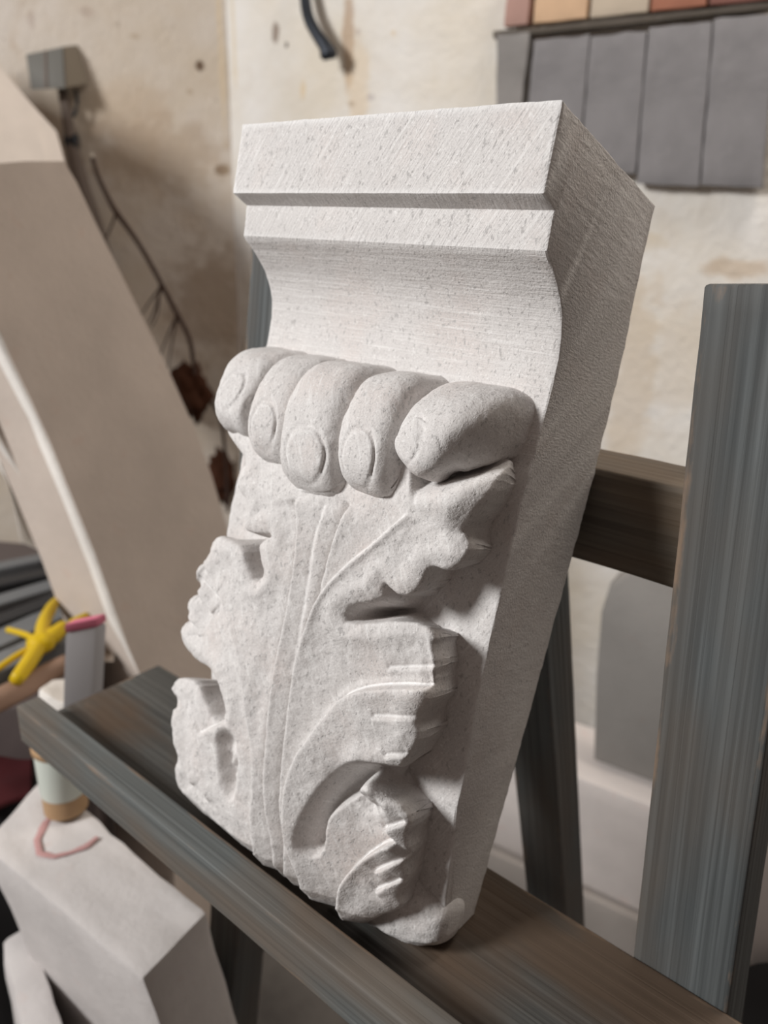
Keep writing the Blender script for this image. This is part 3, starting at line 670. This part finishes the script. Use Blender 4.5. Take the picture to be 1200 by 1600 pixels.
tv=[-1.40,-1.30,-1.28,-1.25,-1.22,-1.18,-1.1,-1.0,-.9,-.8,-.6,-.5,-.4,-.3]
tw=[-.36,-.30,-.24,-.17,-.135,-.12,-.105,-.095,-.085,-.072,-.055,-.06,-.075,-.10]
def sm(x): x = np.clip(x, 0, 1); return x * x * (3 - 2 * x)
du = .0022
gu = np.arange(-.665, .030, du); gvv = np.arange(-1.300, -.385, du)
UU, VV = np.meshgrid(gu, gvv)
def ngrid(scale, off, sx=1.0, sy=1.0, oct=1):
    # value noise on a lattice, smoothly interpolated
    r = np.zeros_like(UU); amp = 1.0; tot = 0
    for o_ in range(oct):
        s_ = scale * 2 ** o_
        x = UU * s_ * sx + 50.3 + off; y = VV * s_ * sy + 90.7 + off * 1.7
        rng = np.random.RandomState(int(off * 10) + o_ + 3); T = rng.rand(512, 512) * 2 - 1
        xi = np.floor(x).astype(int); yi = np.floor(y).astype(int); fx = sm(x - xi); fy = sm(y - yi)
        g = lambda a, b: T[a % 512, b % 512]
        r += amp * ((g(xi, yi) * (1 - fx) + g(xi + 1, yi) * fx) * (1 - fy) + (g(xi, yi + 1) * (1 - fx) + g(xi + 1, yi + 1) * fx) * fy)
        tot += amp; amp *= .5
    return r / tot
def smooth_poly(P, closed, it=1):
    P = [np.array(p) for p in P]
    for _ in range(it):
        R = []
        rngi = range(len(P)) if closed else range(len(P) - 1)
        if not closed: R.append(P[0])
        for i in rngi:
            a = P[i]; b = P[(i + 1) % len(P)]
            R += [a * .75 + b * .25, a * .25 + b * .75]
        if not closed: R.append(P[-1])
        P = R
    return P
def segdist(P, closed):
    best = np.full(UU.shape, 9.0); sgn = np.zeros(UU.shape); tt = np.zeros(UU.shape); m_ = len(P) if closed else len(P) - 1
    for i in range(m_):
        a = P[i]; b = P[(i + 1) % len(P)]; d = b - a; L2 = d @ d + 1e-12
        t = np.clip(((UU - a[0]) * d[0] + (VV - a[1]) * d[1]) / L2, 0, 1)
        x = UU - a[0] - t * d[0]; y = VV - a[1] - t * d[1]; q = np.hypot(x, y)
        k = q < best - 1e-9; best[k] = q[k]; tt[k] = (i + t[k]) / m_
        sgn[k] = np.sign(d[0] * y[k] - d[1] * x[k])
    return best, sgn, tt
def sdf(P, it=1):
    P = smooth_poly(P, True, it); d, s_, t = segdist(P, True)
    ins = np.zeros(UU.shape, bool); m_ = len(P)
    for i in range(m_):
        a = P[i]; b = P[(i + 1) % m_]
        if a[1] == b[1]: continue
        c = ((a[1] > VV) != (b[1] > VV)) & (UU < (b[0] - a[0]) * (VV - a[1]) / (b[1] - a[1]) + a[0])
        ins ^= c
    return np.where(ins, d, -d)
sd = sdf(OUTLINE, 1) + .0011 * ngrid(70, 1.3, oct=2)
kk = .035 + np.where(UU > -.31, .06 * sm((-.95 - VV) / .2), .0)
top = np.interp(VV, tv, tw) - kk * ((UU + .31) / .3) ** 2
# ridges and grooves: positive = raised on the right of the downward line
def vein(name, step, ln, groove, wd, bead=0.0, flip=1):
    global top
    d, s_, t = segdist(smooth_poly(VEINS[name], False, 2), False)
    fade = sm(t / .10) * sm((1 - t) / (.45 if name == 'D' else .15)) if name not in ('A', 'C', 'E', 'F') else sm(t / .05)
    s_ = s_ * flip
    e = s_ * np.exp(-d / ln) * (1 - np.exp(-(d / .0022) ** 2))
    top = top + fade * (step * e - groove * np.exp(-(d / wd) ** 2) + bead * np.exp(-((d * s_ - .006) / .005) ** 2))
vein('A', .009, .030, .006, .006, .002)
vein('B', .004, .025, .002, .005)
vein('C', .014, .024, .010, .008, .003)
vein('D', .009, .035, .002, .005, .003)
vein('E', -.020, .050, .004, .007, .004, -1)
vein('F', -.014, .030, .004, .005, .003, -1)
vein('F2', .009, .020, .004, .005)
vein('F3', .009, .018, .004, .005)
vein('F4', .008, .014, .003, .005)
vein('J1', .013, .022, .004, .005)
vein('J2', .013, .020, .004, .005)
vein('J3', -.007, .022, .002, .005)
vein('V', .020, .040, .006, .007, .003)
for k in ('R1', 'R2', 'R3', 'R4'): vein(k, -.008, .012, .004, .005)
for k in ('K1', 'K2', 'K3'): vein(k, -.005, .012, .003, .004)
VEINS['CH'] = [(-.14, -.505), (-.07, -.478), (-.03, -.448), (.01, -.415)]
vein('CH', 0, .03, .045, .024)
# hollows
def blob(u0, v0, ru, rv, amp, rot=0.0):
    global top
    c, s_ = math.cos(rot), math.sin(rot); x = (UU - u0) * c + (VV - v0) * s_; y = -(UU - u0) * s_ + (VV - v0) * c
    top = top + amp * np.exp(-((x / ru) ** 2 + (y / rv) ** 2))
blob(-.05, -.50, .05, .035, .02); blob(-.10, -.455, .05, .02, -.03)
blob(-.11, -.89, .05, .03, .006); blob(-.35, -.95, .015, .15, -.004)
blob(-.13, -1.02, .035, .05, -.03, .5)
blob(-.11, -.99, .03, .02, .018)
blob(-.065, -.53, .050, .028, .022)

pk = sdf(POCKET, 1); top = top - .062 * sm((pk + .010) / .026)
pt = sdf(PIT, 2); top = top - .022 * sm((pt + .008) / .022) * (1 + .6 * ngrid(60, 8.1))
top = top + .016 * ngrid(42, 3.3, oct=2) * np.exp(-(((UU + .10) / .05) ** 2 + ((VV + 1.01) / .05) ** 2))
# lobes dish slightly towards the rim and the rim itself is softened
top = top - .004 * np.exp(-np.clip(sd, 0, 1) / .004) + .006 * np.exp(-((sd - .022) / .016) ** 2)
fac = .0012 * ngrid(95, 4.2, oct=2) + .0016 * ngrid(30, 5.7, oct=2)
top = top + fac
G = Gw(VV)
base = G - .012
prof = np.interp(sd, [-.016, -.012, -.008, -.004, 0, .002, .005], [0, .12, .38, .70, .93, .985, 1.0])
low = np.clip(1.0 - np.interp(VV, [-1.25, -1.15], [1.0, 0.0]), 0, 1)
H = base + (top - base) * prof
H = np.where(sd < -.017, base, H)
keep = sd > -.020
idx = -np.ones(UU.shape, int); ny, nx = UU.shape
cell = keep[:-1, :-1] & keep[1:, :-1] & keep[:-1, 1:] & keep[1:, 1:]
used = np.zeros(UU.shape, bool)
used[:-1, :-1] |= cell; used[1:, :-1] |= cell; used[:-1, 1:] |= cell; used[1:, 1:] |= cell
# never let the leaf hang past the block's flanks where it drops to the ground
clampU = np.clip(UU, -.619 - .03 * (prof > .5), .012)
idx[used] = np.arange(used.sum())
gy_, gx_ = np.gradient(sd, du); gl = np.hypot(gx_, gy_) + 1e-6
und = np.where(sd < .004, .030 * np.clip(1 - prof, 0, 1), 0) * sm((np.abs(UU + .31) - .17) / .05)
clampU = clampU + und * gx_ / gl; VS = VV + und * gy_ / gl
LU = clampU[used]; LV = VS[used]; LW = H[used]
verts = [(a * S, -c * S, max(b, vmin(c)) * S) for a, b, c in zip(LU.tolist(), LV.tolist(), LW.tolist())]
yy, xx = np.nonzero(cell)
faces = np.stack([idx[yy, xx], idx[yy, xx + 1], idx[yy + 1, xx + 1], idx[yy + 1, xx]], 1).tolist()
leaf = obj('acanthus_leaf', verts, faces, M_carve, corbel)

# curled tips of the leaf: five finger-like rolls, each with an oval outline
def lobe(path, rw, rt, nail, seed, tipr=.72):
    pts = [Vector(p) for p in path]
    Q = []; nn = 22
    for i in range(len(pts) - 1):
        p0 = pts[max(i - 1, 0)]; p1 = pts[i]; p2 = pts[i + 1]; p3 = pts[min(i + 2, len(pts) - 1)]
        for k in range(nn):
            t = k / nn
            Q.append(0.5 * ((2 * p1) + (p2 - p0) * t + (2 * p0 - 5 * p1 + 4 * p2 - p3) * t * t + (3 * p1 - p0 - 3 * p2 + p3) * t ** 3))
    Q.append(pts[-1]); m_ = len(Q)
    L = [0]
    for i in range(1, m_): L.append(L[-1] + (Q[i] - Q[i - 1]).length)
    tot = L[-1]; V = []; F = []; K = 110
    fr = []
    for i in range(m_):
        d = (Q[min(i + 1, m_ - 1)] - Q[max(i - 1, 0)]).normalized()
        a = Vector((1, 0, 0)); a = (a - d * a.dot(d)).normalized(); b = a.cross(d)
        fr.append((d, a, b))
    rows = [(i, 1.0, 0.0) for i in range(m_)]
    R = rw[-1] * .9
    for k in range(1, 15):                      # rounded end
        a = k / 14 * math.pi / 2; rows.append((m_ - 1, max(math.cos(a) ** .8, .015), math.sin(a) * R * tipr))
    for (i, sc, ext) in rows:
        s_ = L[i] / tot; d, a, b = fr[i]; c = Q[i] + d * ext
        w_ = np.interp(s_, np.linspace(0, 1, len(rw)), rw) * sc; t_ = np.interp(s_, np.linspace(0, 1, len(rt)), rt) * sc
        for k in range(K):
            th = 2 * math.pi * k / K; e = .55
            x = math.copysign(abs(math.cos(th)) ** e, math.cos(th)); y = math.copysign(abs(math.sin(th)) ** e, math.sin(th))
            p = c + a * (x * w_) + b * (y * t_)
            nrm = (a * math.cos(th) + b * math.sin(th)).normalized()
            q = Vector((p.x * 22 + seed, p.y * 22, p.z * 22))
            dd = .0022 * noise.noise(q) + .0009 * noise.noise(q * 3.5)
            if p.z > -.13 and nail:
                u0, v0, ru, rv, rot = nail
                cx = (p.x - u0) * math.cos(rot) + (p.y - v0) * math.sin(rot); cy = -(p.x - u0) * math.sin(rot) + (p.y - v0) * math.cos(rot)
                rr = math.hypot(cx / ru, cy / rv)
                if nrm.z > -.2 or True:
                    dd += -.0045 * math.exp(-((rr - 1.04) / .07) ** 2) * (1 if cy > -rv * .55 else .4) + .0012 * (1 / (1 + math.exp((rr - .95) / .03)))
            p = p + nrm * dd
            V.append(cl(p))
    nr = len(rows)
    for i in range(1, nr):
        for k in range(K): F.append(((i - 1) * K + k, (i - 1) * K + (k + 1) % K, i * K + (k + 1) % K, i * K + k))
    F.append(tuple(range(K))[::-1]); F.append(tuple((nr - 1) * K + k for k in range(K)))
    return obj('curled_leaf_tip', V, F, M_carve, corbel)
def path(ur, ut, vt, dw=0.0, top=-.398):
    return [(ur, top + .012, -.215), (ur, top, -.150), (ur * .9 + ut * .1, top - .016, -.098 + dw), (ur * .6 + ut * .4, top - .058, -.072 + dw), (ur * .3 + ut * .7, (top - .05) * .4 + (vt + .03) * .6 - .012, -.070 + dw), (ut, vt + .034, -.088 + dw)]
lobe(path(-.552, -.520, -.500, -.012), [.074, .072, .062, .056, .050, .046], [.050, .050, .050, .050, .046, .042], (-.540, -.445, .026, .034, 0), 1)
lobe(path(-.437, -.417, -.543, -.002), [.056, .055, .052, .051, .050, .046], [.050, .050, .050, .050, .048, .044], (-.424, -.490, .028, .040, .1), 2)
lobe(path(-.335, -.309, -.572, .006), [.062, .061, .062, .063, .063, .060], [.050, .050, .052, .052, .050, .046], (-.310, -.517, .040, .044, .1), 3)
lobe(path(-.226, -.200, -.545, .002), [.056, .054, .052, .050, .050, .048], [.050, .050, .050, .050, .048, .044], (-.207, -.500, .030, .044, .05), 4)
lobe([(-.098, -.388, -.215), (-.096, -.402, -.150), (-.095, -.418, -.105), (-.099, -.434, -.080), (-.108, -.452, -.068), (-.120, -.474, -.066)], [.084, .082, .076, .068, .056, .042], [.052, .054, .055, .054, .050, .042], (-.124, -.457, .024, .036, -.2), 5)
